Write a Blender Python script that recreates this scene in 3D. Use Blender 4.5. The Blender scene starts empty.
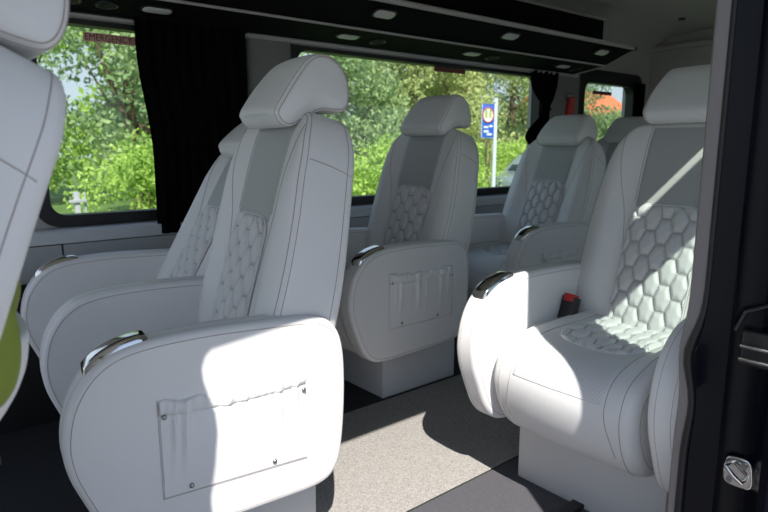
import bpy, bmesh, math, random
import numpy as np
from mathutils import Vector, Matrix
R = math.radians
C = bpy.context.scene.collection
random.seed(7)

# ------------------------------------------------------------------ camera
cam_d = bpy.data.cameras.new('camera'); cam = bpy.data.objects.new('camera', cam_d); C.objects.link(cam)
cam_d.sensor_width = 36; cam_d.lens = 614/768*36
cam_d.clip_start = .02; cam_d.clip_end = 300
cam.location = (0, 0, 1.10)
PITCH, YAW = 10.16, 50.3
fw = Vector((math.cos(R(YAW))*math.cos(R(PITCH)), math.sin(R(YAW))*math.cos(R(PITCH)), -math.sin(R(PITCH))))
cam.rotation_euler = fw.to_track_quat('-Z', 'Y').to_euler()
cam_d.dof.use_dof = True; cam_d.dof.focus_distance = 1.7; cam_d.dof.aperture_fstop = 5.0
bpy.context.scene.camera = cam

# ------------------------------------------------------------------ world, sun, exposure
SUN_STRENGTH, SKY_STRENGTH = 8.5, 1.15
w = bpy.data.worlds.new('sky'); bpy.context.scene.world = w; w.use_nodes = True
nt = w.node_tree; nt.nodes.clear()
out = nt.nodes.new('ShaderNodeOutputWorld'); bg = nt.nodes.new('ShaderNodeBackground')
tc = nt.nodes.new('ShaderNodeTexCoord'); sx = nt.nodes.new('ShaderNodeSeparateXYZ')
mr = nt.nodes.new('ShaderNodeMapRange'); cr = nt.nodes.new('ShaderNodeValToRGB')
nt.links.new(tc.outputs['Generated'], sx.inputs[0]); nt.links.new(sx.outputs[2], mr.inputs[0])
nt.links.new(mr.outputs[0], cr.inputs[0]); nt.links.new(cr.outputs[0], bg.inputs[0]); nt.links.new(bg.outputs[0], out.inputs[0])
cr.color_ramp.elements[0].color = (.80, .90, 1.0, 1); cr.color_ramp.elements[1].color = (.30, .50, .95, 1)
bg.inputs[1].default_value = SKY_STRENGTH
sd = bpy.data.lights.new('sun', 'SUN'); sun = bpy.data.objects.new('sun', sd); C.objects.link(sun)
sd.energy = SUN_STRENGTH; sd.angle = R(.53); sd.color = (1.0, .96, .89)
SUN = Vector((.60, 1.0, -1.28)).normalized()
sun.rotation_euler = SUN.to_track_quat('-Z', 'Y').to_euler(); sun.location = (-6, -10, 12)
vs = bpy.context.scene.view_settings
vs.view_transform = 'Standard'; vs.look = 'None'; vs.gamma = 1; vs.use_curve_mapping = False; vs.exposure = 0.0
bpy.context.scene.cycles.max_bounces = 10; bpy.context.scene.cycles.diffuse_bounces = 6
bpy.context.scene.cycles.transparent_max_bounces = 16

# ------------------------------------------------------------------ materials
def mat(name, col, rough=.5, metal=0, bump=0, bscale=200, var=0, vscale=8, spec=.5, coat=0, sheen=0):
    m = bpy.data.materials.new(name); m.use_nodes = True
    t = m.node_tree; p = t.nodes['Principled BSDF']
    p.inputs['Base Color'].default_value = (*col, 1); p.inputs['Roughness'].default_value = rough
    p.inputs['Metallic'].default_value = metal; p.inputs['Specular IOR Level'].default_value = spec
    p.inputs['Coat Weight'].default_value = coat; p.inputs['Sheen Weight'].default_value = sheen
    co = t.nodes.new('ShaderNodeTexCoord')
    if var:
        n = t.nodes.new('ShaderNodeTexNoise'); n.inputs['Scale'].default_value = vscale; n.inputs['Detail'].default_value = 4
        r = t.nodes.new('ShaderNodeValToRGB')
        r.color_ramp.elements[0].color = tuple(max(0, c*(1-var)) for c in col)+(1,); r.color_ramp.elements[0].position = .3
        r.color_ramp.elements[1].color = tuple(min(1, c*(1+var)) for c in col)+(1,); r.color_ramp.elements[1].position = .7
        t.links.new(co.outputs['Object'], n.inputs[0]); t.links.new(n.outputs[0], r.inputs[0]); t.links.new(r.outputs[0], p.inputs['Base Color'])
    if bump:
        n = t.nodes.new('ShaderNodeTexNoise'); n.inputs['Scale'].default_value = bscale; n.inputs['Detail'].default_value = 3
        b = t.nodes.new('ShaderNodeBump'); b.inputs['Strength'].default_value = bump; b.inputs['Distance'].default_value = .002
        t.links.new(co.outputs['Object'], n.inputs[0]); t.links.new(n.outputs[0], b.inputs['Height']); t.links.new(b.outputs[0], p.inputs['Normal'])
    return m
M = {}
M['leather'] = mat('white_leather', (.70, .695, .70), .48, bump=.25, bscale=350, var=.02, vscale=5)
M['leather_grey'] = mat('grey_perforated_leather', (.40, .41, .405), .55, bump=.3, bscale=500, var=.03, vscale=6)
M['quilt'] = mat('quilted_leather', (.62, .615, .62), .5, bump=.2, bscale=350)
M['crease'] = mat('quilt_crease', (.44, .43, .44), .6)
M['thread'] = mat('thread', (.36, .30, .28), .9)
M['groove'] = mat('seam_groove', (.42, .38, .37), .9)
M['base'] = mat('base_vinyl', (.62, .615, .62), .55, bump=.1, bscale=200)
M['chrome'] = mat('chrome', (.72, .70, .66), .12, 1)
M['steel'] = mat('steel', (.35, .34, .33), .3, 1)
M['black_plastic'] = mat('black_plastic', (.012, .012, .013), .35)
M['rack_fabric'] = mat('rack_black', (.0055, .005, .0065), .8, spec=.1, bump=.3, bscale=300)
M['curtain'] = mat('curtain_black', (.003, .0027, .003), 1, spec=.08, bump=.3, bscale=300)
M['trim'] = mat('beige_trim', (.42, .40, .38), .55, bump=.1, bscale=150)
M['pillar'] = mat('pillar_cover', (.20, .20, .195), .6, bump=.1, bscale=150)
M['panel'] = mat('grey_panel', (.36, .37, .38), .5, bump=.1, bscale=150)
M['ceil'] = mat('ceiling_fabric', (.40, .39, .36), .9, bump=.3, bscale=300)
M['ledge'] = mat('ledge', (.55, .57, .60), .4)
M['carpet'] = mat('floor_carpet', (.020, .020, .023), .95, bump=.8, bscale=400, var=.3, vscale=300)
M['step'] = mat('step_vinyl', (.085, .082, .095), .8, bump=.5, bscale=300, var=.15, vscale=200)
M['paint'] = mat('navy_paint', (.003, .0035, .008), .25, spec=.14)
M['rubber'] = mat('rubber', (.010, .010, .011), .5)
M['red'] = mat('red_plastic', (.50, .02, .02), .4)
M['grey_trim'] = mat('pillar_trim', (.22, .20, .20), .6, bump=.1)
M['lamp'] = mat('lamp_lens', (.62, .62, .60), .3)
M['green'] = mat('green_cloth', (.19, .24, .03), .7, bump=.2)
M['bark'] = mat('bark', (.16, .11, .07), .9, bump=.8, bscale=30, var=.3, vscale=12)
M['grass'] = mat('grass_ground', (.10, .17, .035), .95, var=.4, vscale=1.5)
M['concrete'] = mat('concrete', (.29, .285, .27), .9, bump=.5, bscale=30, var=.1, vscale=2)
M['post'] = mat('post_paint', (.40, .40, .41), .7)
M['pole'] = mat('pole_metal', (.62, .66, .72), .5)
M['sign_blue'] = mat('sign_blue', (.02, .10, .50), .5)
M['white'] = mat('white_paint', (.75, .75, .72), .5)
M['sign_red'] = mat('sign_red', (.45, .05, .06), .5)
M['sign_green'] = mat('sign_olive', (.35, .40, .12), .5)
M['roof_tile'] = mat('roof_tile', (.62, .16, .06), .8, var=.2, vscale=5)
M['car'] = mat('car_paint', (.20, .24, .26), .25, coat=.7)
M['yellow'] = mat('yellow_label', (.55, .50, .20), .6)
M['paper'] = mat('paper', (.8, .8, .8), .7)
M['dark_glass'] = mat('dark_glass', (.02, .03, .035), .08)

def speckle(name, a, b, scale):
    m = mat(name, a, .95, bump=.9, bscale=260); t = m.node_tree; p = t.nodes['Principled BSDF']
    co = t.nodes.new('ShaderNodeTexCoord'); v = t.nodes.new('ShaderNodeTexVoronoi'); v.inputs['Scale'].default_value = scale
    r = t.nodes.new('ShaderNodeValToRGB'); r.color_ramp.elements[0].color = (*a, 1); r.color_ramp.elements[1].color = (*b, 1)
    s = t.nodes.new('ShaderNodeSeparateColor')
    t.links.new(co.outputs['Object'], v.inputs[0]); t.links.new(v.outputs['Color'], s.inputs[0]); t.links.new(s.outputs[0], r.inputs[0])
    t.links.new(r.outputs[0], p.inputs['Base Color']); return m
M['mat'] = speckle('aisle_mat', (.22, .207, .195), (.365, .345, .325), 260)

def glass():
    m = bpy.data.materials.new('tinted_glass'); m.use_nodes = True; t = m.node_tree; t.nodes.clear()
    o = t.nodes.new('ShaderNodeOutputMaterial'); mx = t.nodes.new('ShaderNodeMixShader')
    tr = t.nodes.new('ShaderNodeBsdfTransparent'); tr.inputs[0].default_value = (.86, .90, .88, 1)
    gl = t.nodes.new('ShaderNodeBsdfGlossy'); gl.inputs['Roughness'].default_value = .02
    lw = t.nodes.new('ShaderNodeLayerWeight'); lw.inputs[0].default_value = .5
    pw = t.nodes.new('ShaderNodeMath'); pw.operation = 'POWER'; pw.inputs[1].default_value = 4
    fr = t.nodes.new('ShaderNodeMath'); fr.operation = 'MULTIPLY_ADD'; fr.inputs[1].default_value = .5; fr.inputs[2].default_value = .03
    t.links.new(lw.outputs['Facing'], pw.inputs[0]); t.links.new(pw.outputs[0], fr.inputs[0])
    t.links.new(fr.outputs[0], mx.inputs[0]); t.links.new(tr.outputs[0], mx.inputs[1]); t.links.new(gl.outputs[0], mx.inputs[2]); t.links.new(mx.outputs[0], o.inputs[0])
    return m
M['glass'] = glass()

def leafmat(name, c1, c2, scale=1.2):
    m = bpy.data.materials.new(name); m.use_nodes = True; t = m.node_tree; t.nodes.clear()
    o = t.nodes.new('ShaderNodeOutputMaterial'); mx = t.nodes.new('ShaderNodeMixShader'); mx.inputs[0].default_value = .4
    d = t.nodes.new('ShaderNodeBsdfDiffuse'); tl = t.nodes.new('ShaderNodeBsdfTranslucent')
    at = t.nodes.new('ShaderNodeAttribute'); at.attribute_name = 'tint'
    r = t.nodes.new('ShaderNodeValToRGB'); r.color_ramp.elements[0].color = (*c1, 1); r.color_ramp.elements[1].color = (*c2, 1)
    t.links.new(at.outputs['Fac'], r.inputs[0])
    for s in (d, tl): t.links.new(r.outputs[0], s.inputs[0])
    t.links.new(d.outputs[0], mx.inputs[1]); t.links.new(tl.outputs[0], mx.inputs[2]); t.links.new(mx.outputs[0], o.inputs[0])
    return m
M['leaf_dark'] = leafmat('leaf_dark', (.12, .18, .09), (.36, .46, .22))
M['leaf_mid'] = leafmat('leaf_mid', (.17, .27, .12), (.47, .58, .28))
M['leaf_light'] = leafmat('leaf_light', (.24, .40, .07), (.62, .78, .22))
M['leaf_olive'] = leafmat('leaf_olive', (.30, .36, .13), (.66, .70, .32))

def perforated():
    m = mat('perforated_leather', (.66, .655, .665), .5); t = m.node_tree; p = t.nodes['Principled BSDF']
    co = t.nodes.new('ShaderNodeTexCoord'); mp = t.nodes.new('ShaderNodeMapping'); mp.inputs['Scale'].default_value = (170, 170, 0)
    mp.inputs['Rotation'].default_value = (0, 0, R(45))
    v = t.nodes.new('ShaderNodeTexVoronoi'); v.inputs['Scale'].default_value = 1; v.inputs['Randomness'].default_value = 0; v.voronoi_dimensions = '2D'
    r = t.nodes.new('ShaderNodeValToRGB'); r.color_ramp.elements[0].color = (.42, .41, .43, 1); r.color_ramp.elements[0].position = .22
    r.color_ramp.elements[1].color = (.68, .675, .685, 1); r.color_ramp.elements[1].position = .32
    t.links.new(co.outputs['UV'], mp.inputs[0]); t.links.new(mp.outputs[0], v.inputs[0]); t.links.new(v.outputs['Distance'], r.inputs[0]); t.links.new(r.outputs[0], p.inputs['Base Color'])
    return m
M['perf'] = perforated()

# ------------------------------------------------------------------ helpers
def link(o): C.objects.link(o); return o
def tag(o, label=None, cat=None, group=None, kind=None):
    if label: o['label'] = label
    if cat: o['category'] = cat
    if group: o['group'] = group
    if kind: o['kind'] = kind
    return o
def empty(name, loc=(0, 0, 0), label=None, cat=None, group=None):
    o = link(bpy.data.objects.new(name, None)); o.location = loc; o.empty_display_size = .1
    return tag(o, label, cat, group)

class MB:
    def __init__(s): s.v = []; s.f = []; s.m = []
    def add(s, vs_, fs, mi=0):
        b = len(s.v); s.v += [tuple(v) for v in vs_]; s.f += [tuple(i+b for i in f) for f in fs]; s.m += [mi]*len(fs); return s
    def box(s, x0, x1, y0, y1, z0, z1, mi=0):
        return s.add([(x0,y0,z0),(x1,y0,z0),(x1,y1,z0),(x0,y1,z0),(x0,y0,z1),(x1,y0,z1),(x1,y1,z1),(x0,y1,z1)],
                     [(0,3,2,1),(4,5,6,7),(0,1,5,4),(1,2,6,5),(2,3,7,6),(3,0,4,7)], mi)
    def tube(s, pts, r, n=6, closed=False, mi=0, cap=True):
        pts = [Vector(p) for p in pts]; N = len(pts); vs_ = []; up = None
        for i, p in enumerate(pts):
            a = pts[(i-1) % N] if (closed or i) else p; b = pts[(i+1) % N] if (closed or i < N-1) else p
            t = (b-a).normalized()
            if up is None: up = t.orthogonal().normalized()
            up = (up - t*up.dot(t)); up = up.normalized() if up.length > 1e-6 else t.orthogonal().normalized()
            q = t.cross(up); rr = r[i] if isinstance(r, (list, tuple)) else r
            for k in range(n):
                an = 2*math.pi*k/n; vs_.append(p + (up*math.cos(an)+q*math.sin(an))*rr)
        fs = []
        for i in range(N if closed else N-1):
            j = (i+1) % N
            for k in range(n):
                l = (k+1) % n; fs.append((i*n+k, i*n+l, j*n+l, j*n+k))
        if not closed and cap: fs += [tuple(range(n))[::-1], tuple((N-1)*n+k for k in range(n))]
        return s.add(vs_, fs, mi)
    def prism(s, prof, x0, x1, mi=0, axis='X'):   # prof: closed polygon of 2-D points, extruded along an axis
        n = len(prof)
        if axis == 'X': vs_ = [(x0, a, b) for a, b in prof]+[(x1, a, b) for a, b in prof]
        elif axis == 'Y': vs_ = [(a, x0, b) for a, b in prof]+[(a, x1, b) for a, b in prof]
        else: vs_ = [(a, b, x0) for a, b in prof]+[(a, b, x1) for a, b in prof]
        fs = [(i, (i+1) % n, (i+1) % n+n, i+n) for i in range(n)]+[tuple(range(n))[::-1], tuple(range(n, 2*n))]
        return s.add(vs_, fs, mi)
    def grid(s, rows, mi=0):
        n = len(rows[0]); vs_ = [p for r_ in rows for p in r_]
        fs = [(i*n+j, i*n+j+1, (i+1)*n+j+1, (i+1)*n+j) for i in range(len(rows)-1) for j in range(n-1)]
        return s.add(vs_, fs, mi)
    def mesh(s, name, mats, smooth=True, angle=40, bevel=0):
        me = bpy.data.meshes.new(name); me.from_pydata(s.v, [], s.f)
        for m in mats: me.materials.append(m)
        me.polygons.foreach_set('material_index', s.m)
        bm = bmesh.new(); bm.from_mesh(me); bmesh.ops.recalc_face_normals(bm, faces=bm.faces)
        if bevel:
            es = [e for e in bm.edges if len(e.link_faces) == 2 and e.calc_face_angle(0) > .6]
            bmesh.ops.bevel(bm, geom=es, offset=bevel, segments=3, profile=.5, affect='EDGES', clamp_overlap=True)
        if smooth:
            for f in bm.faces: f.smooth = True
            for e in bm.edges:
                if len(e.link_faces) == 2 and e.calc_face_angle(0) > R(angle): e.smooth = False
        bm.to_mesh(me); bm.free(); me.update(); return me
def obj(name, me, parent=None, loc=(0, 0, 0), rot=(0, 0, 0)):
    o = link(bpy.data.objects.new(name, me)); o.location = loc; o.rotation_euler = rot
    if parent: o.parent = parent
    return o
def struct(name, mb, mats, **k):
    o = obj(name, mb.mesh(name, mats, **k)); o['kind'] = 'structure'; return o

def spline(ctrl, n, closed=True):
    P = [Vector(c) for c in ctrl]; N = len(P); o = []
    segs = N if closed else N-1
    for i in range(segs):
        g = lambda k: P[k % N] if closed else P[min(max(k, 0), N-1)]
        p0, p1, p2, p3 = g(i-1), g(i), g(i+1), g(i+2)
        for j in range(24):
            t = j/24
            o.append(.5*((2*p1)+(p2-p0)*t+(2*p0-5*p1+4*p2-p3)*t*t+(3*p1-p0-3*p2+p3)*t**3))
    if not closed: o.append(P[-1].copy())
    if closed: o.append(o[0])
    L = [0]
    for a, b in zip(o, o[1:]): L.append(L[-1]+(b-a).length)
    res = []; k = 0; m = n if closed else n-1
    for i in range(n):
        d = L[-1]*i/m
        while k < len(L)-2 and L[k+1] < d: k += 1
        t = (d-L[k])/max(1e-9, L[k+1]-L[k]); res.append(o[k].lerp(o[k+1], min(1, t)))
    return res
def normals2(P):
    n = len(P); area = sum(P[i][0]*P[(i+1) % n][1]-P[(i+1) % n][0]*P[i][1] for i in range(n)); sg = 1 if area > 0 else -1
    N = []
    for i in range(n):
        t = (P[(i+1) % n]-P[(i-1) % n]).normalized(); N.append(Vector((t[1]*sg, -t[0]*sg)))
    return N
def slab(mb, P, W, r, mapf, K=10, arc=5, mid=4, mi=0):
    n = len(P); N = normals2(P); c = Vector((sum(p[0] for p in P)/n, sum(p[1] for p in P)/n)); rings = []
    def capr(w):
        return [([c.lerp(P[i]-N[i]*r, k/K) for i in range(n)], w, k/K) for k in range(1, K+1)]
    rings += capr(-W)
    for j in range(1, arc+1):
        t = j/arc*math.pi/2; rings.append(([P[i]-N[i]*r*(1-math.sin(t)) for i in range(n)], -W+r*(1-math.cos(t)), 1))
    for j in range(1, mid): rings.append((P, -W+r+(2*W-2*r)*j/mid, 1))
    for j in range(arc, 0, -1):
        t = j/arc*math.pi/2; rings.append(([P[i]-N[i]*r*(1-math.sin(t)) for i in range(n)], W-r*(1-math.cos(t)), 1))
    rings += capr(W)[::-1]
    vs_ = [mapf(c[0], c[1], -W, 0)]
    for pts, w_, q in rings: vs_ += [mapf(p[0], p[1], w_, q) for p in pts]
    vs_.append(mapf(c[0], c[1], W, 0)); fs = []
    for i in range(n): fs.append((0, 1+i, 1+(i+1) % n))
    for k in range(len(rings)-1):
        for i in range(n):
            a = 1+k*n; j = (i+1) % n; fs.append((a+i, a+n+i, a+n+j, a+j))
    last = len(vs_)-1; a = 1+(len(rings)-1)*n
    for i in range(n): fs.append((last, a+(i+1) % n, a+i))
    return mb.add(vs_, fs, mi)
def sm(a, b, x):
    t = min(1, max(0, (x-a)/(b-a))); return t*t*(3-2*t)

def hexpuff(y, s, cw, ch):
    # distance to the nearest seam of an elongated honeycomb, 0 on the seam
    i0 = round(y/cw); best = []
    for i in (i0-1, i0, i0+1):
        off = ch/2 if i % 2 else 0
        j0 = round((s-off)/ch)
        for j in (j0-1, j0, j0+1):
            cx, cy = i*cw, j*ch+off
            best.append((((y-cx)*1.5/cw)**2+((s-cy)*1.732/ch)**2))
    best.sort(); e = (best[1]-best[0])/(2*1.732)
    t = min(1, e/.55); return 1-(1-t)**2.2

# ------------------------------------------------------------------ seat meshes (local frame: +X is the rear of the seat, arms start at x = 0)
HX, HZ = .50, .53
ARM = spline([(0.0,.52),(.022,.60),(.075,.665),(.155,.697),(.30,.707),(.48,.703),(.60,.695),(.655,.668),(.682,.61),(.688,.50),(.678,.36),(.655,.285),(.60,.252),(.45,.244),(.30,.240),(.19,.238),(.12,.25),(.07,.295),(.03,.38),(.005,.45)], 120)
ARM_W = .041
CACHE = {}
def cached(k, f):
    if k not in CACHE: CACHE[k] = f()
    return CACHE[k]
def arm_mesh():
    mb = MB(); N = normals2(ARM)
    def mp(a, b, w_, q):
        s = 1 if w_ > 0 else -1
        return (a, w_+s*.007*(1-q*q), b)
    slab(mb, ARM, ARM_W, .017, mp, K=12, arc=6)
    for s in (-1, 1):
        for ins, ww in ((.016, .0002), (.001, -.0165)):
            mb.tube([(p[0]-n[0]*ins, s*(ARM_W+ww), p[1]-n[1]*ins) for p, n in zip(ARM, N)], .0009, 5, True, 1)
        mb.tube([(p[0]-n[0]*.0005, s*(ARM_W-.022), p[1]-n[1]*.0005) for p, n in zip(ARM, N)], .0009, 5, True, 1)
    return mb.mesh('arm', [M['leather'], M['thread']])
def grip_mesh():
    # curved chrome ashtray lid wrapped over the upper front corner of the arm
    seg = [p for p in ARM]; N = normals2(ARM)
    idx = [i for i, p in enumerate(ARM) if .050 < p[0] < .215 and p[1] > .60]
    mb = MB(); rows = []; n = len(idx)
    for a, i in enumerate(idx):
        u = a/(n-1); tp = min(1, math.sin(math.pi*min(max(u, .0), 1))*2.2)**.5 if 0 < u < 1 else 0
        row = []
        for j in range(15):
            v = -1+2*j/14; hw = .030*(.62+.38*tp)
            h = (.011*(1-abs(v)**3)**.5 if abs(v) < 1 else 0)*tp+(.0035 if abs(v) < .99 else -.006)
            if u in (0, 1): h = -.004
            row.append((ARM[i][0]+N[i][0]*h, v*hw, ARM[i][1]+N[i][1]*h))
        rows.append(row)
    mb.grid(rows); 
    me = mb.mesh('grip', [M['chrome']], angle=60); return me
def pocket_mesh(side):
    mb = MB(); rows = []; x0, x1, z0, z1 = .195, .565, .345, .572; nx, nz = 90, 56
    folds = [(.10, .012, .7), (.17, .02, .9), (.43, .03, 1.0), (.56, .014, .5), (.80, .022, .9), (.93, .012, .6)]
    for i in range(nz+1):
        v = i/nz; row = []
        for j in range(nx+1):
            u = j/nx; e = min(u, 1-u, v, (1-v))
            edge = 0 if e <= 0 else 1
            sag = -.009*math.sin(math.pi*u)*v + .0035*math.sin(u*31)*sm(.85, 1, v)
            body = .0045+.010*math.sin(math.pi*u)*math.sin(math.pi*min(v*1.1, 1))
            f = sum(a*.0095*math.exp(-((u-c+.03*(1-v))/w_)**2) for c, w_, a in folds)*sm(.1, .75, v)
            hem = 0
            if v > .84:
                hv = (v-.84)/.16; hem = .006*math.sin(math.pi*hv)+.0022*math.sin(u*95+2*math.sin(u*17))*math.sin(math.pi*hv)
            groove = -.004*math.exp(-((v-.84)/.012)**2)
            off = (body+f+hem+groove) if edge else -.002
            row.append((x0+(x1-x0)*u, side*(ARM_W+.004+off), z0+(z1-z0)*v+sag))
        rows.append(row)
    mb.grid(rows)
    E = [(x0+(x1-x0)*t, z0) for t in np.linspace(0, 1, 20)]+[(x1, z0+(z1-z0)*t) for t in np.linspace(0, 1, 12)[1:-1]]
    E += [(x0, z1-(z1-z0)*t) for t in np.linspace(0, 1, 12)]
    mb.tube([(a, side*(ARM_W+.0068), b) for a, b in [(x0, z1), (x0, z0), (x1, z0), (x1, z1)]], .0009, 5, False, 1)
    return mb.mesh('pocket', [M['leather'], M['groove']])
def stud_mesh():
    mb = MB(); rows = []
    for i in range(7):
        t = i/6*math.pi/2; rows.append([(.006*math.sin(t+.001)*math.cos(a), -.004*math.cos(t), .006*math.sin(t+.001)*math.sin(a)) for a in np.linspace(0, 2*math.pi, 17)])
    mb.grid(rows); return mb.mesh('stud', [M['steel']])

BACK = spline([(0,-.05),(.15,-.05),(.215,-.03),(.255,.03),(.272,.15),(.275,.28),(.268,.40),(.256,.50),(.240,.585),(.212,.645),(.175,.680),(.10,.694),(0,.698),
               (-.10,.694),(-.175,.680),(-.212,.645),(-.240,.585),(-.256,.50),(-.268,.40),(-.275,.28),(-.272,.15),(-.255,.03),(-.215,-.03),(-.15,-.05)], 144)
def bfront(y, s):
    a = abs(y)
    return -.026*math.exp(-((a-.205)/.052)**2)*sm(-.05, .12, s)*(1-.55*sm(.48, .68, s)) - .010*math.cos(min(1, a/.14)*math.pi/2)*math.exp(-((s-.18)/.16)**2) + .006*sm(.5, .7, s)
def bthick(s): return .180-.038*sm(.1, .66, s)
BW = .075
def bmap(a, b, w_, q):
    f = (w_+BW)/(2*BW); s = b
    x = bfront(a, s)*(1-f)+bthick(s)*f
    if w_ > 0: x += .012*(1-q*q)
    top = sm(.60, .70, s); x += top*(.012*(1-f)-.012*f)
    return (x, a, s)
def back_mesh():
    mb = MB(); slab(mb, BACK, BW, .026, bmap, K=26, arc=6, mid=6); N = normals2(BACK)
    for ins, w_ in ((.026*(1-math.sin(R(35)))-.0004, -BW+.026*(1-math.cos(R(35)))-.0003), (.026*(1-math.sin(R(62)))-.0004, -BW+.026*(1-math.cos(R(62)))-.0003), (-.0003, BW-.028)):
        pts = [bmap(p[0]-n[0]*ins, p[1]-n[1]*ins, w_, 1) for p, n in zip(BACK, N)]
        if w_ == -BW: pts = [(x-.0004, y, z) for x, y, z in pts]
        mb.tube(pts, .0009, 5, True, 1)
    for sg in (-1, 1):      # seams beside the centre strip, and the bolster seams that swing in to the quilted panel
        for path in ([(.122,.674),(.121,.60),(.120,.52),(.118,.44),(.118,.41)], [(.200,.645),(.192,.56),(.172,.47),(.146,.38),(.130,.30),(.122,.24),(.120,.12),(.120,.0)]):
            P = spline(path, 60, False)
            mb.tube([(bfront(sg*p[0], p[1])+.012*sm(.60,.70,p[1])-.0003, sg*p[0], p[1]) for p in P], .0009, 5, False, 1)
        # cross seam on the shoulder side panel
        i = min(range(36), key=lambda k: abs(BACK[k][1]-.565)+(BACK[k][0] < 0)*9)
        p = [q for q in BACK if q[0]*sg > 0]; p = min(p, key=lambda q: abs(q[1]-.565))
        mb.tube([bmap(p[0]+sg*.0018, p[1]-.014*t*t, -BW+.016+(2*BW-.032)*t, 1) for t in np.linspace(0, 1, 16)], .0009, 5, False, 1)
    return mb.mesh('backrest', [M['leather'], M['thread']])
def centre_mesh():
    # smooth darker strip of leather above the quilted panel
    mb = MB(); rows = []
    for i in range(31):
        s = .385+(.672-.385)*i/30; row = []
        for j in range(25):
            v = -1+2*j/24; hw = .1175+.004*(s-.4)/.27; y = v*hw
            off = .0022 if abs(v) < 1 and 0 < i < 30 else -.004
            row.append((bfront(y, s)+.012*sm(.60,.70,s)-off, y, s))
        rows.append(row)
    mb.grid(rows); return mb.mesh('centre', [M['leather_grey']])
CELL = (.043, .084)
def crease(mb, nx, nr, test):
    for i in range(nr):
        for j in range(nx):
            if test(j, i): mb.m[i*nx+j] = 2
def quilt_back_mesh():
    mb = MB(); rows = []; w0, s0, s1, r = .118, -.01, .402, .055; ny, ns = 80, 150
    for i in range(ns+1):
        s = s0+(s1-s0)*i/ns
        hw = w0 if s < s1-r else w0-r+math.sqrt(max(0, r*r-(s-s1+r)**2))
        row = []
        for j in range(ny+1):
            v = -1+2*j/ny; y = v*hw
            e = min((1-abs(v))*hw, s1-s if abs(y) < w0-r else 1, s-s0)
            bd = 1-(1-min(1, max(0, e)/.012))**2
            off = .0025+.011*min(hexpuff(y+.004, s+.02, *CELL), bd)
            if j in (0, ny) or i in (0, ns): off = -.004
            row.append((bfront(y, s)-off, y, s))
        rows.append(row)
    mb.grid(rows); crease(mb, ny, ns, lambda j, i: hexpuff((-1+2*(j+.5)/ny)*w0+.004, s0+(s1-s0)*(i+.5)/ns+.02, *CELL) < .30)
    P = [(w0, s0)]+[(w0, s) for s in np.linspace(s0+.05, s1-r, 20)]+[(w0-r+r*math.cos(a), s1-r+r*math.sin(a)) for a in np.linspace(.1, math.pi/2, 12)]
    P = P+[(-y, s) for y, s in P[::-1]]
    mb.tube([(bfront(y, s)-.004, y, s) for y, s in P], .0024, 6, False, 1)
    return mb.mesh('quilt', [M['quilt'], M['leather'], M['crease']], angle=75)

HEAD = spline([(-.057,.700),(-.045,.745),(-.024,.80),(.000,.848),(.028,.876),(.06,.884),(.095,.875),(.122,.850),(.138,.810),(.140,.774),(.127,.752),(.098,.742),(.066,.735),(.040,.715),(.012,.685),(-.015,.670),(-.042,.676)], 96)
def head_mesh():
    mb = MB(); N = normals2(HEAD)
    def mp(a, b, w_, q):
        k = 1.02-.15*sm(.74, .90, b)-.03*sm(.72, .66, b); s = 1 if w_ > 0 else -1
        y = w_*k+s*.006*(1-q*q)*(abs(w_) > .13)
        a2 = a-(.010*math.cos(min(1, abs(w_)/.15)*math.pi/2) if a < .03 and b > .69 else 0)
        return (a2, y, b)
    slab(mb, HEAD, .138, .024, mp, K=10, arc=6, mid=14)
    for s in (-1, 1):
        for an in (38, 66):
            ins, d = .0235*(1-math.sin(R(an))), .024*(1-math.cos(R(an)))
            pts = [mp(p[0]-n[0]*(ins-.0004), p[1]-n[1]*(ins-.0004), s*(.138-d+.0003), 1) for p, n in zip(HEAD, N)]
            mb.tube(pts, .0009, 5, True, 1)
    return mb.mesh('headrest', [M['leather'], M['thread']])
def post_mesh():
    mb = MB(); mb.tube([(.052, 0, .66), (.052, 0, .745)], .0065, 10); mb.tube([(.052, 0, .69), (.052, 0, .702)], .013, 12); return mb.mesh('post', [M['black_plastic']])

CUSH_CTRL = [(.56,.300),(.60,.36),(.60,.47),(.565,.532),(.50,.541),(.40,.540),(.30,.541),(.18,.537),(.105,.522),(.058,.490),(.036,.435),(.042,.375),(.072,.305),(.122,.250),(.200,.224),(.28,.240),(.40,.285)]
CUSH = spline(CUSH_CTRL, 140)
CW = .228
def cdef(x, z, y):
    a = abs(y); k = sm(.40, .52, z)
    dz = (-.016*math.cos(min(1, a/.15)*math.pi/2)+.012*math.exp(-((a-.185)/.035)**2))*k*sm(.10, .22, x)
    dx = .015*(a/CW)**2*(1-sm(.2, .3, x))
    return (x+dx, y, z+dz)
def cush_mesh():
    mb = MB(); N = normals2(CUSH)
    def mp(a, b, w_, q):
        s = 1 if w_ > 0 else -1; return cdef(a, b, w_+s*.006*(1-q*q)*(abs(w_) > CW-.002))
    slab(mb, CUSH, CW, .032, mp, K=8, arc=6, mid=26)
    for s in (-1, 1):
        for ins, d in ((.0315, 0), (0, .036)):
            mb.tube([Vector(cdef(p[0]-n[0]*ins, p[1]-n[1]*ins, s*(CW-d)))+Vector((n[0]*.0004, s*.0004*(d == 0), n[1]*.0004)) for p, n in zip(CUSH, N)], .0009, 5, True, 1)
    top = [i for i, p in enumerate(CUSH) if p[1] > .30 and p[0] < .56]
    for s in (-1, 1):
        mb.tube([Vector(cdef(CUSH[i][0], CUSH[i][1], s*(.150+.02*sm(.45, .3, CUSH[i][1]))))+Vector((N[i][0], 0, N[i][1]))*.0006 for i in top], .0009, 5, False, 1)
    return mb.mesh('cushion', [M['leather'], M['thread']])
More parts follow.
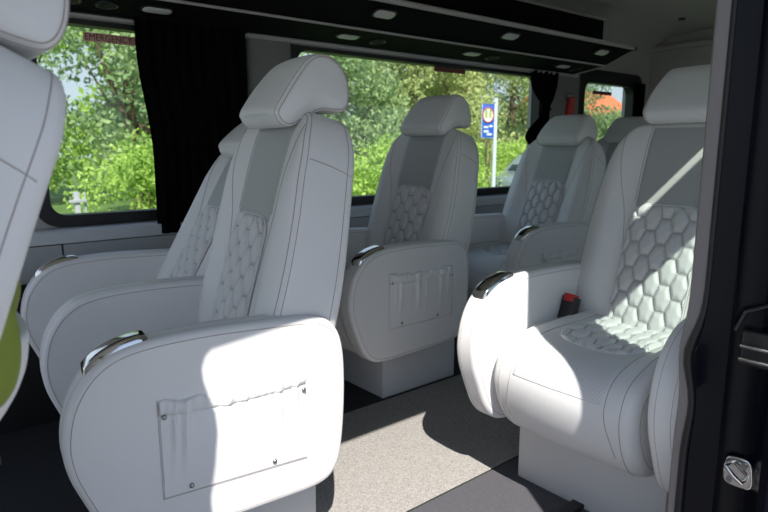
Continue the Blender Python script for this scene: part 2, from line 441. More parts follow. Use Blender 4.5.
def sheet_profile(x_lo, zlo, x_hi):
    N = normals2(CUSH); idx = [i for i, p in enumerate(CUSH) if p[1] > zlo and x_lo <= p[0] <= x_hi]
    pts = [CUSH[i] for i in idx]; nn = [N[i] for i in idx]
    if pts[0][0] < pts[-1][0]: pts.reverse(); nn.reverse()
    return pts, nn
def resamp(pts, nn, n):
    L = [0]
    for a, b in zip(pts, pts[1:]): L.append(L[-1]+(b-a).length)
    o = []; k = 0
    for i in range(n):
        d = L[-1]*i/(n-1)
        while k < len(L)-2 and L[k+1] < d: k += 1
        t = (d-L[k])/max(1e-9, L[k+1]-L[k]); o.append((pts[k].lerp(pts[k+1], t), nn[k].lerp(nn[k+1], t), d))
    return o, L[-1]
def cush_quilt_mesh():
    p, nn = sheet_profile(.205, .5, .555); S, L = resamp(p, nn, 110); rows = []; hw0 = .132; ny = 100
    for i, (q, n, d) in enumerate(S):
        rr = .06; fromfront = L-d; hw = hw0 if fromfront > rr else hw0-rr+math.sqrt(max(0, rr*rr-(rr-fromfront)**2))
        row = []
        for j in range(ny+1):
            v = -1+2*j/ny; y = v*hw; e = min((1-abs(v))*hw, fromfront if abs(y) < hw0-rr else 1, 1)
            bd = 1-(1-min(1, max(0, e)/.012))**2
            off = .003+.010*min(hexpuff(y, d, *CELL), bd)
            if j in (0, ny) or i in (0, 109): off = -.004
            x, yy, z = cdef(q[0], q[1], y); row.append((x+n[0]*off, yy, z+n[1]*off))
        rows.append(row)
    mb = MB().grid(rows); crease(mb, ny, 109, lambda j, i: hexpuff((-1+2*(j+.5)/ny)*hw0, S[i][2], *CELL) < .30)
    return mb.mesh('cushion_quilt', [M['quilt'], M['leather'], M['crease']], angle=75)
def perf_mesh():
    p, nn = sheet_profile(.0, .44, .235); S, L = resamp(p, nn, 60); rows = []
    for i, (q, n, d) in enumerate(S):
        row = []
        for j in range(41):
            v = -1+2*j/40; y = v*.146; off = .0018 if 0 < i < 59 and abs(v) < 1 else -.003
            x, yy, z = cdef(q[0], q[1], y); row.append((x+n[0]*off, yy, z+n[1]*off))
        rows.append(row)
    me = MB().grid(rows).mesh('perforated', [M['perf']]); uv = me.uv_layers.new(name='leather')
    for l in me.loops:
        i, j = divmod(l.vertex_index, 41); uv.data[l.index].uv = (S[i][2], (-1+2*j/40)*.146)
    return me
def base_mesh(x0, x1, y0, y1):
    mb = MB(); mb.box(x0, x1, y0, y1, 0, .285)
    return mb.mesh('base', [M['base']], bevel=.006)

GROUP = 'white leather captain seats of the van'
def make_seat(x, y, label, rec=18, base=(.28, .74, -.2, .2), arms=(-1, 1), grips=(-1,), pockets=(-1,), head_drop=0, arm_off=(0, 0), buckle=None, seat_x=0, back_x=0, head_x=0, turn=0, arm_len=1, lift=0, pk_z=0):
    t = empty('passenger_seat', (x, y, lift), label, 'seat', GROUP); t.rotation_euler = (0, 0, R(turn))
    obj('seat_base', base_mesh(*base), t, (0, 0, -lift)).scale = (1, 1, (.285+lift)/.285)
    c = obj('seat_cushion', cached('cush', cush_mesh), t, (seat_x, 0, 0))
    obj('quilted_panel', cached('cq', cush_quilt_mesh), c); obj('perforated_panel', cached('perf', perf_mesh), c)
    b = obj('backrest', cached('back', back_mesh), t, (HX+back_x, 0, HZ), (0, R(rec), 0))
    obj('quilted_panel', cached('bq', quilt_back_mesh), b); obj('centre_panel', cached('centre', centre_mesh), b)
    h = obj('headrest', cached('head', head_mesh), t, (HX+back_x+head_x-head_drop*math.sin(R(rec)), 0, HZ-head_drop*math.cos(R(rec))), (0, R(rec), 0))
    for s in (-1, 1):
        p = obj('headrest_post', cached('post', post_mesh), h, (0, s*.06, 0))
    for s in arms:
        off = arm_off[0] if s < 0 else arm_off[1]
        a = obj('armrest', cached('arm', arm_mesh), t, (0, s*(.305-ARM_W)+off, 0)); a.scale = (arm_len, 1, 1)
        if s in grips: obj('ashtray_lid', cached('grip', grip_mesh), a)['label'] = 'curved chrome ashtray lid on the front corner of the armrest'
        if s in pockets:
            obj('pocket', cached('pk%d' % s, lambda: pocket_mesh(s)), a, (0, 0, pk_z))
            for px, pz in ((.207, .535), (.260, .362), (.555, .525), (.470, .362)):
                obj('stud', cached('stud', stud_mesh), a, (px, s*(ARM_W+.0135 if pz > .5 else ARM_W+.0125), pz+pk_z), (0, 0, 0 if s < 0 else math.pi))['label'] = 'small dark metal press stud'
    if buckle:
        bb = MB(); bb.box(-.018, .018, -.026, .026, -.06, .03)
        k = obj('belt_buckle', bb.mesh('buckle', [M['black_plastic']], bevel=.004), t, buckle, (0, R(20), 0))
        rb = MB(); rb.box(-.0185, .014, -.019, .019, .012, .038)
        obj('release_button', rb.mesh('button', [M['red']], bevel=.002), k)['label'] = 'red release button'
    return t

# ------------------------------------------------------------------ structure
X0, X1 = -1.3, 5.15      # front and rear limit of the cabin that is built
YW = 2.70                # inner side of the far wall
ZC = 2.0
mb = MB(); mb.box(X0, X1, .50, 2.80, -.08, 0); struct('floor', mb, [M['carpet']])
mb = MB(); mb.box(.72, 4.6, 1.27, 1.95, .0, .005); tag(obj('floor_mat', mb.mesh('mat', [M['mat']], bevel=.002)), 'speckled beige grey carpet mat running down the aisle floor', 'mat')
mb = MB(); mb.box(-.2, 1.9, .56, 1.262, .0, .003); o = struct('trim_1', mb, [M['step']])
# roof: ceiling with rolled edges
prof = [(.44, ZC-.30), (.50, ZC-.30), (.56, ZC-.12), (.72, ZC-.02), (1.0, ZC), (2.3, ZC), (2.55, ZC-.03), (2.68, ZC-.12), (2.72, ZC-.24), (2.80, ZC-.24), (2.80, ZC+.06), (.44, ZC+.06)]
struct('ceiling', MB().prism(prof, X0, X1), [M['ceil']], angle=50)
# far wall with three window openings
WZ0, WZ1 = .82, 1.585
wins = [(.50, 1.38), (1.66, 3.66), (4.12, 4.92)]
def holed(mbx, x0, x1, z0, z1, y0, y1, holes, mi=0):
    cur = x0
    for a, b, c0, c1 in holes:
        mbx.box(cur, a, y0, y1, z0, z1, mi); mbx.box(a, b, y0, y1, z0, c0, mi); mbx.box(a, b, y0, y1, c1, z1, mi); cur = b
    mbx.box(cur, x1, y0, y1, z0, z1, mi)
mb = MB(); holed(mb, X0, X1, -.05, ZC, YW, 2.80, [(-1.1, .20, WZ0, WZ1)]+[(a, b, WZ0, WZ1) for a, b in wins])
struct('wall_left', mb, [M['trim']], smooth=False)
def rrect(x0, x1, z0, z1, r, n=8):
    o = []
    for cx, cz, a0 in ((x1-r, z1-r, 0), (x0+r, z1-r, 90), (x0+r, z0+r, 180), (x1-r, z0+r, 270)):
        o += [(cx+r*math.cos(R(a0+90*k/n)), cz+r*math.sin(R(a0+90*k/n))) for k in range(n+1)]
    return o
def ring(mb, A, B, y0, y1, mi=0):
    n = len(A); V = [(a, y0, b) for a, b in A]+[(a, y0, b) for a, b in B]+[(a, y1, b) for a, b in A]+[(a, y1, b) for a, b in B]
    F = []
    for i in range(n):
        j = (i+1) % n
        F += [(i, j, n+j, n+i), (2*n+i, 3*n+i, 3*n+j, 2*n+j), (i, 2*n+i, 2*n+j, j), (n+i, n+j, 3*n+j, 3*n+i)]
    mb.add(V, F, mi)
wz = [(.475, 1.41, .782, 1.625, .09, .035), (1.62, 3.70, .782, 1.625, .09, .035), (4.06, 5.02, .755, 1.67, .10, .10)]
for k, (a, b, c0, c1, r, t) in enumerate(wz):
    mb = MB(); ring(mb, rrect(a, b, c0, c1, r), rrect(a+t+.02, b-t-.04, c0+.045, c1-.06-(t-.035)*.6, max(.02, r-.03)), YW-.018, YW+.05)
    f = struct('window_%d' % (k+1), mb, [M['rubber']], angle=30)
    mb = MB(); mb.box(a+.02, b-.02, YW+.035, YW+.040, c0+.02, c1-.02)
    obj('window_glass', mb.mesh('glass', [M['glass']], smooth=False), f)
# window trim, ledges and side panels on the far wall
mb = MB(); mb.prism([(YW, .780), (YW-.072, .778), (YW-.082, .770), (YW-.082, .725), (YW, .725)], X0, 4.9); struct('trim_2', mb, [M['ledge']], smooth=False)
mb = MB()
for a, b in ((X0, .541), (.548, 1.62), (1.628, 3.68), (3.688, 4.9)): mb.prism([(YW, .721), (YW-.085, .721), (YW-.095, .60), (YW-.09, .585), (YW, .585)], a, b)
struct('trim_3', mb, [M['panel']], smooth=False)
mb = MB(); mb.box(X0, X1, YW-.05, YW, 0, .585); struct('trim_4', mb, [M['black_plastic']], smooth=False)
mb = MB(); mb.prism([(YW-.05, 0), (YW-.11, 0), (YW-.11, .46), (YW-.095, .475), (YW-.05, .48)], 1.62, 4.9); struct('trim_5', mb, [M['panel']], smooth=False)
# pillar covers between the windows (rounded beige plastic)
for k, (a, b, m_) in enumerate(((1.40, 1.63, 'trim'), (3.69, 4.075, 'trim'))):
    mb = MB(); mb.box(a, b, YW-.045, YW+.01, .75, 1.66); struct('trim_%d' % (6+k), mb, [M['pillar']], bevel=.02)
# rounded cover strip above the windows
mb = MB(); mb.prism([(YW, 1.64), (YW-.05, 1.625), (YW-.065, 1.60), (YW-.055, 1.588), (YW, 1.585)], X0, 4.02); struct('trim_8', mb, [M['trim']])
# rear wall
mb = MB(); mb.box(X1, X1+.06, .44, 2.80, -.05, ZC+.02); struct('wall_back', mb, [M['ceil']], smooth=False)
mb = MB(); mb.box(X1-.06, X1, .56, 2.70, ZC-.13, ZC-.09); struct('trim_9', mb, [M['trim']], bevel=.01)
# near wall: front pillar, header over the sliding door, rear side with window openings
mb = MB(); holed(mb, X0, -.15, -.05, ZC-.25, .46, .53, [(-1.15, -.3, .85, 1.5)])
mb.prism([(-.15, -.05), (.032, -.05), (.032, .9), (.055, 1.15), (.05, 1.30), (.068, 1.37), (.078, 1.44), (.074, 1.49), (.060, 1.54), (.048, 1.58), (.046, 1.61), (.055, 1.635), (.08, 1.655), (.12, 1.668), (.25, 1.674), (.25, 1.85), (-.15, 1.85)], .46, .53, axis='Y')
mb.box(.02, 1.28, .44, .53, 1.672, ZC-.2)
mb.box(1.28, 1.36, .495, .53, -.05, ZC-.2); mb.box(1.36, 2.75, .495, .53, -.05, .78); mb.box(1.36, 2.75, .495, .51, 1.56, ZC-.2)
holed(mb, 2.75, X1, -.05, ZC-.2, .495, .53, [(2.95, 4.6, .84, 1.5)])
struct('wall_right', mb, [M['trim']], smooth=False)
mb = MB(); mb.box(1.35, 2.77, .500, .504, .76, 1.57); struct('window_4', mb, [M['glass']], smooth=False)
mb = MB(); mb.box(2.93, 4.62, .510, .514, .82, 1.52); struct('window_5', mb, [M['glass']], smooth=False)
# sliding door, slid back along the outside of the body
mb = MB(); holed(mb, 1.04, 2.30, -.42, 1.775, .268, .300, [(1.285, 2.15, .90, 1.53)]); mb.box(1.04, 1.47, .268, .300, 1.775, 1.87); d1 = struct('door_1', mb, [M['paint']], smooth=False)  # box on top is an added blocker that ends the sun streak on the backrest
mb = MB(); mb.box(1.275, 2.16, .280, .284, .89, 1.54); obj('door_glass', mb.mesh('dg', [M['glass']], smooth=False), d1)

# door pillar (rear jamb of the sliding door opening)
mb = MB()
zs = np.linspace(-.45, 1.95, 90)
def bulge(z): return .028*math.exp(-((z-.67)/.07)**2)+.018*sm(.66, .45, z)
rows = []
for z in zs:
    rows.append([(1.262, .507+bulge(z)*.8, z), (1.257, .500+bulge(z)*.6, z), (1.262, .49, z), (1.268, .46, z), (1.262, .452, z), (1.272, .435, z), (1.272, .405, z), (1.255, .385, z), (1.20, .36, z), (1.20, .315, z), (1.27, .315, z), (1.30, .49, z), (1.29, .51, z)])
rows = [r_+[r_[0]] for r_ in rows]
mb.grid(rows); pillar = struct('trim_10', mb, [M['paint']], angle=35)
mb = MB(); mb.tube([(1.263, .506+bulge(z)*.95, z) for z in zs], [.007+.15*bulge(z) for z in zs], 12)
struct('trim_11', mb, [M['rubber']])
mb = MB(); rows = []
for z in zs:
    b = bulge(z)*.45
    rows.append([(1.270, .508+b, z), (1.266, .525+b, z), (1.268, .540+b, z), (1.28, .548+b, z), (1.31, .543+b*.5, z), (1.33, .53, z), (1.33, .516, z)])
rows = [r_+[r_[0]] for r_ in rows]; mb.grid(rows); struct('trim_12', mb, [M['grey_trim']])
# striker plate and black catch with bright strips on the pillar
mb = MB(); P = spline([(-.024,-.028),(.018,-.030),(.026,-.012),(.024,.020),(.010,.030),(-.020,.028),(-.028,.0)], 40)
slab(mb, P, .004, .003, lambda a, b, w_, q: (w_, a, b), K=4)
st = obj('door_striker', mb.mesh('striker', [M['chrome']]), pillar, (1.262, .417, .462))
mb = MB(); mb.tube([(0, -.014, -.012), (-.022, -.014, -.010), (-.024, .0, .0), (-.022, .014, .012), (0, .014, .014)], .0045, 10); obj('striker_loop', mb.mesh('loop', [M['chrome']]), st)
for a, b in ((-.012, .018), (.012, -.018)):
    mb = MB(); mb.tube([(-.004, 0, 0), (-.009, 0, 0)], .0065, 14); obj('bolt', mb.mesh('bolt', [M['steel']]), st, (0, a, b))
mb = MB(); mb.box(-.012, .02, -.055, .022, -.035, .035); ct = obj('door_catch', mb.mesh('catch', [M['black_plastic']], bevel=.006), pillar, (1.262, .412, .72))
for z in (-.022, .004):
    mb = MB(); mb.box(-.019, -.010, -.055, .020, z-.003, z+.003); obj('catch_strip', mb.mesh('strip', [M['chrome']], bevel=.001), ct)
mb = MB(); mb.tube([(1.258, .36, .815), (1.254, .39, .81), (1.252, .43, .79), (1.252, .445, .75)], .004, 8); obj('catch_bezel', mb.mesh('bezel', [M['black_plastic']]), pillar)

# ------------------------------------------------------------------ overhead rack above the windows
XR0, XR1 = X0, 3.94
rack = empty('overhead_rack', (1.3, 2.45, 1.6), 'long black overhead luggage rack above the windows with pale edge rails', 'rack')
inv = (-1.3, -2.45, -1.6)
mb = MB()
prof = [(2.66, 1.603), (2.385, 1.637), (2.37, 1.645), (2.205, 1.712), (2.20, 1.73), (2.215, 1.745), (2.45, 1.745), (2.69, 1.70)]
mb.prism(prof, XR0, XR1-.02); obj('rack_shelf', mb.mesh('rack', [M['rack_fabric']], smooth=False), rack, inv)
mb = MB(); mb.tube([(x, 2.19, 1.732) for x in np.linspace(XR0, XR1+.005, 20)], .013, 10)
obj('edge_rail', mb.mesh('rail', [M['trim']]), rack, inv)['label'] = 'pale grey rail along the front edge of the rack'
mb = MB(); mb.tube([(x, 2.378, 1.636) for x in np.linspace(XR0, XR1, 20)], .006, 8); mb.tube([(XR1, y, z) for y, z in ((2.378, 1.636), (2.52, 1.615), (2.67, 1.597))], .005, 8)
obj('middle_bead', mb.mesh('bead', [M['trim']]), rack, inv)['label'] = 'thin pale bead along the middle of the underside'
mb = MB(); mb.prism([(2.19, 1.745), (2.19, 1.718), (2.37, 1.643), (2.66, 1.60), (2.68, 1.62), (2.68, 1.745)], XR1-.018, XR1-.006); obj('end_cap', mb.mesh('cap', [M['rack_fabric']]), rack, inv)
mb = MB(); mb.tube([(XR1+.01, 2.19, 1.732), (XR1+.05, 2.20, 1.732), (XR1+.055, 2.24, 1.732)], .014, 8); obj('rail_end', mb.mesh('railend', [M['black_plastic']]), rack, inv)
mb = MB(); mb.box(XR0, 4.08, 2.50, 2.68, 1.73, 1.975); obj('back_box', mb.mesh('box', [M['rack_fabric']], smooth=False), rack, inv)
mb = MB(); mb.tube([(x, 2.50, 1.972) for x in np.linspace(XR0, 4.10, 10)], .008, 8); obj('top_bead', mb.mesh('tb', [M['ceil']]), rack, inv)
# lamps on the underside: two rows
LP = []
for i, x in enumerate((.93, 1.85, 2.73, 3.62)): LP.append((x, 2.50, 1.6245, math.atan2(-.034, .275)))
for i, x in enumerate((.95, 1.87, 2.76, 3.67)): LP.append((x, 2.250, 1.691, math.atan2(-.067, .165)))
place = ['nearest the front', 'second from the front', 'third from the front', 'farthest to the rear']
for i, (x, y, z, a) in enumerate(LP):
    row = 'lower row under the rack' if i < 4 else 'upper row by the rail'
    if i == 4: continue
    t = empty('reading_lamp', (x, y, z), 'white reading lamp, %s, %s' % (row, place[i % 4]), 'lamp', 'reading lamps under the overhead rack')
    t.rotation_euler = (a, 0, 0)
    P = [Vector(p) for p in rrect(-.055, .055, -.026, .026, .022, 6)]
    mb = MB(); slab(mb, P, .005, .004, lambda a_, b_, w_, q: (a_, b_, w_-.006-.003*(1-q*q)*(w_ < 0)), K=4, arc=3, mid=1); obj('lens', mb.mesh('lens', [M['lamp']]), t)
    P = [Vector(p) for p in rrect(-.064, .064, -.034, .034, .028, 6)]
    mb = MB(); slab(mb, P, .003, .002, lambda a_, b_, w_, q: (a_, b_, w_-.003), K=3, arc=3, mid=1); obj('lamp_frame', mb.mesh('lf', [M['black_plastic']]), t)
VP = [(.62, 'nearest the front'), (.75, 'left of the first reading lamp'), (2.05, 'beside the second lower lamp'), (2.93, 'beside the third lower lamp'), (3.80, 'at the rear end of the rack')]
for x, w_ in VP:
    t = empty('air_vent', (x, 2.52, 1.623), 'round black air vent under the rack, %s' % w_, 'vent', 'round air vents under the rack'); t.rotation_euler = (math.atan2(-.034, .275), 0, 0)
    mb = MB(); mb.tube([(.036*math.cos(k), .036*math.sin(k), -.006) for k in np.linspace(0, 2*math.pi, 29)[:-1]], .006, 8, True); obj('vent_ring', mb.mesh('vr', [M['black_plastic']]), t)
    mb = MB()
    for k in range(-2, 3): hw = math.sqrt(.033**2-(k*.012)**2); mb.box(-hw, hw, k*.012-.002, k*.012+.002, -.008, -.002)
    mb.tube([(0, 0, -.001), (0, 0, -.006)], .012, 12); obj('louvre', mb.mesh('lv', [M['rubber']]), t)

# ------------------------------------------------------------------ curtains
def curtain(name, edge_l, edge_r, z0, z1, y, n, amp, label):
    mb = MB(); rows = []; nz = 70; nx = n*14
    for sgn in (0, 1):
        rows = []
        for i in range(nz+1):
            z = z0+(z1-z0)*i/nz; a, b = edge_l(z), edge_r(z); row = []
            for j in range(nx+1):
                u = j/nx; am = amp*min(1, (b-a)/(n*.06))
                row.append((a+(b-a)*u, y+am*math.sin(2*math.pi*n*u+.8*math.sin(z*3))+am*.4*math.sin(2*math.pi*(n*.43)*u+z*2)+sgn*.003, z))
            rows.append(row)
        mb.grid(rows)
    return mb
cur = empty('window_curtain', (1.12, 2.64, .70), 'wide black curtain hanging over the right half of the front side window', 'curtain')
def c1l(z): return .875+.045*sm(1.50, 1.05, z)
mb = curtain('c', c1l, lambda z: 1.36, .73, 1.605, 2.612, 9, .008, '')
obj('fabric', mb.mesh('curtain', [M['curtain']]), cur, (-1.12, -2.64, -.70))
mb = MB(); mb.tube([(x, 2.64, 1.602) for x in (.50, 1.38)], .006, 8); obj('curtain_rail', mb.mesh('rail', [M['black_plastic']]), cur, (-1.12, -2.64, -.70))
cur = empty('window_curtain', (3.6, 2.64, .9), 'black curtain gathered by a tie at the rear end of the large side window', 'curtain')
def half(z):
    pts = [(1.60, .15), (1.50, .14), (1.44, .105), (1.38, .05), (1.35, .034), (1.32, .042), (1.22, .095), (1.16, .09), (1.10, .04)]
    for (za, wa), (zb, wb) in zip(pts, pts[1:]):
        if zb <= z <= za: return wb+(wa-wb)*(z-zb)/(za-zb)
    return .11
def cen(z): return 3.61+.04*sm(1.50, 1.36, z)-.13*sm(1.34, 1.14, z)
mb = curtain('c', lambda z: cen(z)-half(z), lambda z: cen(z)+half(z), 1.11, 1.60, 2.64, 5, .014, '')
obj('fabric', mb.mesh('curtain', [M['curtain']]), cur, (-3.6, -2.64, -.9))
mb = MB(); mb.tube([(cen(1.35)+.036*math.cos(k), 2.64+.022*math.sin(k), 1.35) for k in np.linspace(0, 2*math.pi, 21)[:-1]], .010, 8, True); obj('tie_band', mb.mesh('tie', [M['curtain']]), cur, (-3.6, -2.64, -.9))
cur = empty('window_curtain', (4.9, 2.64, .8), 'narrow black curtain bunched at the rear edge of the small rear window', 'curtain')
mb = curtain('c', lambda z: 4.80+.03*math.sin(z*6), lambda z: 4.99, .80, 1.60, 2.645, 4, .014, '')
obj('fabric', mb.mesh('curtain', [M['curtain']]), cur, (-4.9, -2.64, -.8))

# ------------------------------------------------------------------ emergency stickers
def text_mesh(s, size, m):
    cu = bpy.data.curves.new('txt', 'FONT'); cu.body = s; cu.size = size; cu.extrude = .0004; cu.align_x = 'LEFT'; cu.offset = 0
    o = bpy.data.objects.new('txt', cu); C.objects.link(o); dg = bpy.context.evaluated_depsgraph_get()
    me = bpy.data.meshes.new_from_object(o.evaluated_get(dg)); bpy.data.objects.remove(o); bpy.data.curves.remove(cu)
    me.materials.clear(); me.materials.append(m); return me
M['tape'] = mat('sticker_film', (.30, .10, .09), .5)
M['sticker_dark'] = mat('sticker_dark', (.12, .02, .02), .5)
M['film'] = mat('sticker_back', (.70, .42, .34), .5)
for k, (x, z, w_, film, ink, lab) in enumerate(((.712, 1.517, .27, M['film'], M['sticker_dark'], 'red EMERGENCY EXIT sticker at the top of the front side window'),
                         (2.655, 1.545, .27, M['tape'], M['sticker_dark'], 'red EMERGENCY EXIT sticker at the top of the large side window'),
                         (4.36, 1.50, .27, M['sticker_dark'], M['tape'], 'dark EMERGENCY EXIT sticker at the top of the small rear window'))):
    mb = MB(); mb.box(0, w_, 0, .001, -.005, .030 if k == 0 else .022)
    s = obj('window_sticker', mb.mesh('sticker', [film], smooth=False), None, (x, YW+.030, z)); tag(s, lab, 'sticker', 'emergency exit stickers')
    me = text_mesh('EMERGENCY EXIT', .036 if k == 0 else .028, ink)
    xs = [v.co.x for v in me.vertices]; sc = (w_-.01)/max(xs)
    t = obj('lettering', me, s, (.005, -.001, .001), (R(90), 0, 0)); t.scale = (sc, 1, 1)
mb = MB(); mb.box(-.045, .045, 0, .002, -.012, .012); tag(obj('warning_label', mb.mesh('lab', [M['yellow']]), None, (3.86, YW-.048, 1.60)), 'small yellow label high on the pale pillar beside the tied curtain', 'label')
# emergency hammer on the pillar
hm = empty('emergency_hammer', (3.93, YW-.05, 1.37), 'dark red emergency hammer clipped upright to the pillar before the small rear window', 'hammer')
mb = MB(); mb.tube([(0, -.02, -.16), (0, -.02, .07)], [.020, .024], 12); obj('handle', mb.mesh('hh', [M['red']]), hm)
mb = MB(); mb.tube([(-.06, -.02, .085), (-.045, -.02, .085), (.045, -.02, .085), (.055, -.02, .085)], [.004, .016, .016, .004], 10); obj('hammer_head', mb.mesh('hd', [M['steel']]), hm)
mb = MB(); mb.box(-.032, .032, -.025, 0.004, -.05, .02); obj('clip', mb.mesh('cl', [M['red']], bevel=.004), hm)
# ceiling hook hole cover
mb = MB(); mb.tube([(4.6, 2.2, ZC-.012), (4.6, 2.2, ZC+.01)], .022, 14); tag(obj('ceiling_button', mb.mesh('cb', [M['black_plastic']]), None), 'small black button in the ceiling lining above the rear seats', 'button')

# ------------------------------------------------------------------ seats
make_seat(.268, 1.573, 'large white leather seat nearest the camera, its pocket armrest partly sunlit', rec=15.5, seat_x=.03, back_x=-.078,
          base=(.30, .63, -.14, .16), head_drop=.034, turn=-7, arm_len=.93)
make_seat(.32, 2.165, 'reclined white leather seat behind the nearest one, beside the front side window', rec=29, seat_x=.03, back_x=-.06,
          base=(.30, .68, -.16, .18), arms=(1,), grips=(1,), pockets=(), head_drop=.075, turn=-7)
make_seat(1.345, 2.125, 'white leather seat in front of the large side window, its pocket armrest facing the aisle', rec=17.5,
          base=(.285, .735, -.155, .18), head_drop=.028, arm_len=.965, back_x=-.02, pk_z=.028)
make_seat(1.32, .92, 'white leather seat beside the sliding door, red belt buckle and light streak on it', rec=18,
          base=(.25, .72, -.235, .265), grips=(1,), pockets=(1,), arm_off=(-.055, .025), head_drop=0, buckle=(.43, .215, .575))
make_seat(2.34, 2.125, 'white leather seat in the third row beside the tied black curtain', rec=23,
          base=(.30, .76, -.18, .18), head_drop=.055)
make_seat(3.48, 2.34, 'dim rear row seat whose headrest shows right of the small rear window', rec=18, base=(.30, .76, -.2, .2), arms=(), grips=(), pockets=(), head_drop=.055)
fs = make_seat(-.745, 1.04, 'white leather front seat cut by the left edge of the picture', rec=27, base=(.28, .70, -.2, .2), arms=(), grips=(), pockets=(), head_drop=.025, lift=.10, back_x=.026, head_x=-.035)
# pocket behind the front seat with green cloth
mb = MB(); rows = []
for i in range(21):
    t = i/20*1.30
    rows.append([(.118*(1-(abs(v)**4)*.55)*math.sin(t+.35)+.0, .20*v, -.12*math.cos(t+.35)*1.0) for v in np.linspace(-1, 1, 25)])
mb.grid(rows); n0 = len(mb.v)
me = mb.mesh('rear_pocket', [M['leather']])
rp = obj('rear_pocket', me, fs, (.765, 0, .745)); m_ = rp.modifiers.new('s', 'SOLIDIFY'); m_.thickness = .018; m_.offset = 0
rp['label'] = 'bowed white pocket on the back of the front seat'
mb = MB(); P = spline([(-.03,-.09),(.045,-.06),(.088,.0),(.098,.06),(.075,.092),(.02,.10),(-.03,.08),(-.05,0)], 48)
def gm(a, b, w_, q): return (a+.012*math.sin(w_*30+b*20), w_*(1+.15*b)+.01*math.sin(b*40), b+.014*math.sin(w_*22)+.02*w_)
slab(mb, P, .13, .04, gm, K=6, mid=10)
tag(obj('folded_cloth', mb.mesh('cloth', [M['green']]), None, (.036, .965, .850)), 'yellow green cloth bundle in the pocket behind the front seat', 'cloth')
# belt stalk standing on the dark floor, left
st = empty('belt_stalk', (.16, 1.86, 0), 'black upright belt stalk with metal tip on the dark floor at lower left', 'belt stalk')
mb = MB(); mb.tube([(0, 0, 0), (0, 0, .12), (.01, 0, .26)], .012, 10); obj('stalk', mb.mesh('stalk', [M['black_plastic']]), st)
mb = MB(); mb.box(-.015, .025, -.02, .02, .25, .275); obj('metal_tip', mb.mesh('tip', [M['steel']], bevel=.004), st)
mb = MB(); mb.box(1.40, 1.95, .93, .97, .003, .018); mb.box(1.42, 1.47, .92, .98, .018, .026)
tag(obj('seat_rail', mb.mesh('rail', [M['black_plastic']], bevel=.003), None), 'short black seat rail on the floor before the base of the door side seat', 'rail')

# ------------------------------------------------------------------ outside
GZ = -.55
mb = MB(); mb.box(-60, 80, 3.8, 90, GZ-.2, GZ); struct('ground', mb, [M['grass']], smooth=False)
mb = MB(); mb.box(-60, 80, -40, 3.8, GZ-.2, GZ+.01); struct('driveway', mb, [M['concrete']], smooth=False)

def leaves(name, blobs, n, size, m, seed, drop=0):
    rng = np.random.default_rng(seed); vols = np.array([b[3]**2 for b in blobs]); cnt = rng.choice(len(blobs), n, p=vols/vols.sum())
    B = np.array([b[:4] for b in blobs]); d = rng.normal(size=(n, 3)); d /= np.linalg.norm(d, axis=1)[:, None]
    rad = B[cnt, 3]*(rng.random(n)**.35); p = B[cnt, :3]+d*rad[:, None]*np.array([1, 1, .8])
    a = rng.normal(size=(n, 3)); a /= np.linalg.norm(a, axis=1)[:, None]; b = np.cross(a, rng.normal(size=(n, 3))); b /= np.linalg.norm(b, axis=1)[:, None]
    s = size*(.6+.8*rng.random(n))[:, None]
    V = np.empty((n, 4, 3)); V[:, 0] = p-a*s; V[:, 1] = p+b*s*.55; V[:, 2] = p+a*s; V[:, 3] = p-b*s*.55
    me = bpy.data.meshes.new(name); me.vertices.add(n*4); me.vertices.foreach_set('co', V.reshape(-1)); me.loops.add(n*4); me.polygons.add(n)
    me.loops.foreach_set('vertex_index', np.arange(n*4)); me.polygons.foreach_set('loop_start', np.arange(n)*4); me.polygons.foreach_set('loop_total', np.full(n, 4))
    me.update(); at = me.attributes.new('tint', 'FLOAT', 'FACE'); at.data.foreach_set('value', np.clip(rng.random(len(blobs))[cnt]*.6+rng.random(n)*.5, 0, 1).astype(np.float32))
    me.materials.append(m); return me
def tree(x, y, h, r, m, label, seed, n=9000, name='tree', size=.10, low=.25, group='trees outside the side windows'):
    rnd = random.Random(seed); t = empty(name, (x, y, GZ), label, 'tree' if name == 'tree' else 'bush', group)
    blobs = []
    for k in range(int(34)):
        a = rnd.random()*6.283; zz = low+(1-low)*rnd.random(); prof_ = math.sin(math.pi*min(1, max(.12, (zz-low)/(1-low)*.85+.12)))**.6
        rr = r*prof_*rnd.random()**.5; blobs.append((rr*math.cos(a), rr*math.sin(a), zz*h, r*(.22+.22*rnd.random())))
    obj('foliage', leaves('foliage', blobs, n, size, m, seed), t)
    mb = MB()
    if name == 'tree':
        mb.tube([(0, 0, 0), (.1, 0, h*.25), (-.05, .1, h*.5), (.1, 0, h*.8)], [.16, .13, .09, .03], 8)
        for k in range(7): b = blobs[k*3]; mb.tube([(0, 0, h*(.2+.07*k)), (b[0]*.5, b[1]*.5, (b[2]+h*.3)*.5), b[:3]], [.06, .04, .012], 6)
        obj('trunk', mb.mesh('trunk', [M['bark']]), t)
    else:
        for k in range(8): b = blobs[k*2]; mb.tube([(0, 0, 0), (b[0]*.6, b[1]*.6, b[2]*.6), b[:3]], [.025, .018, .006], 5)
        obj('stems', mb.mesh('stems', [M['bark']]), t)
    return t
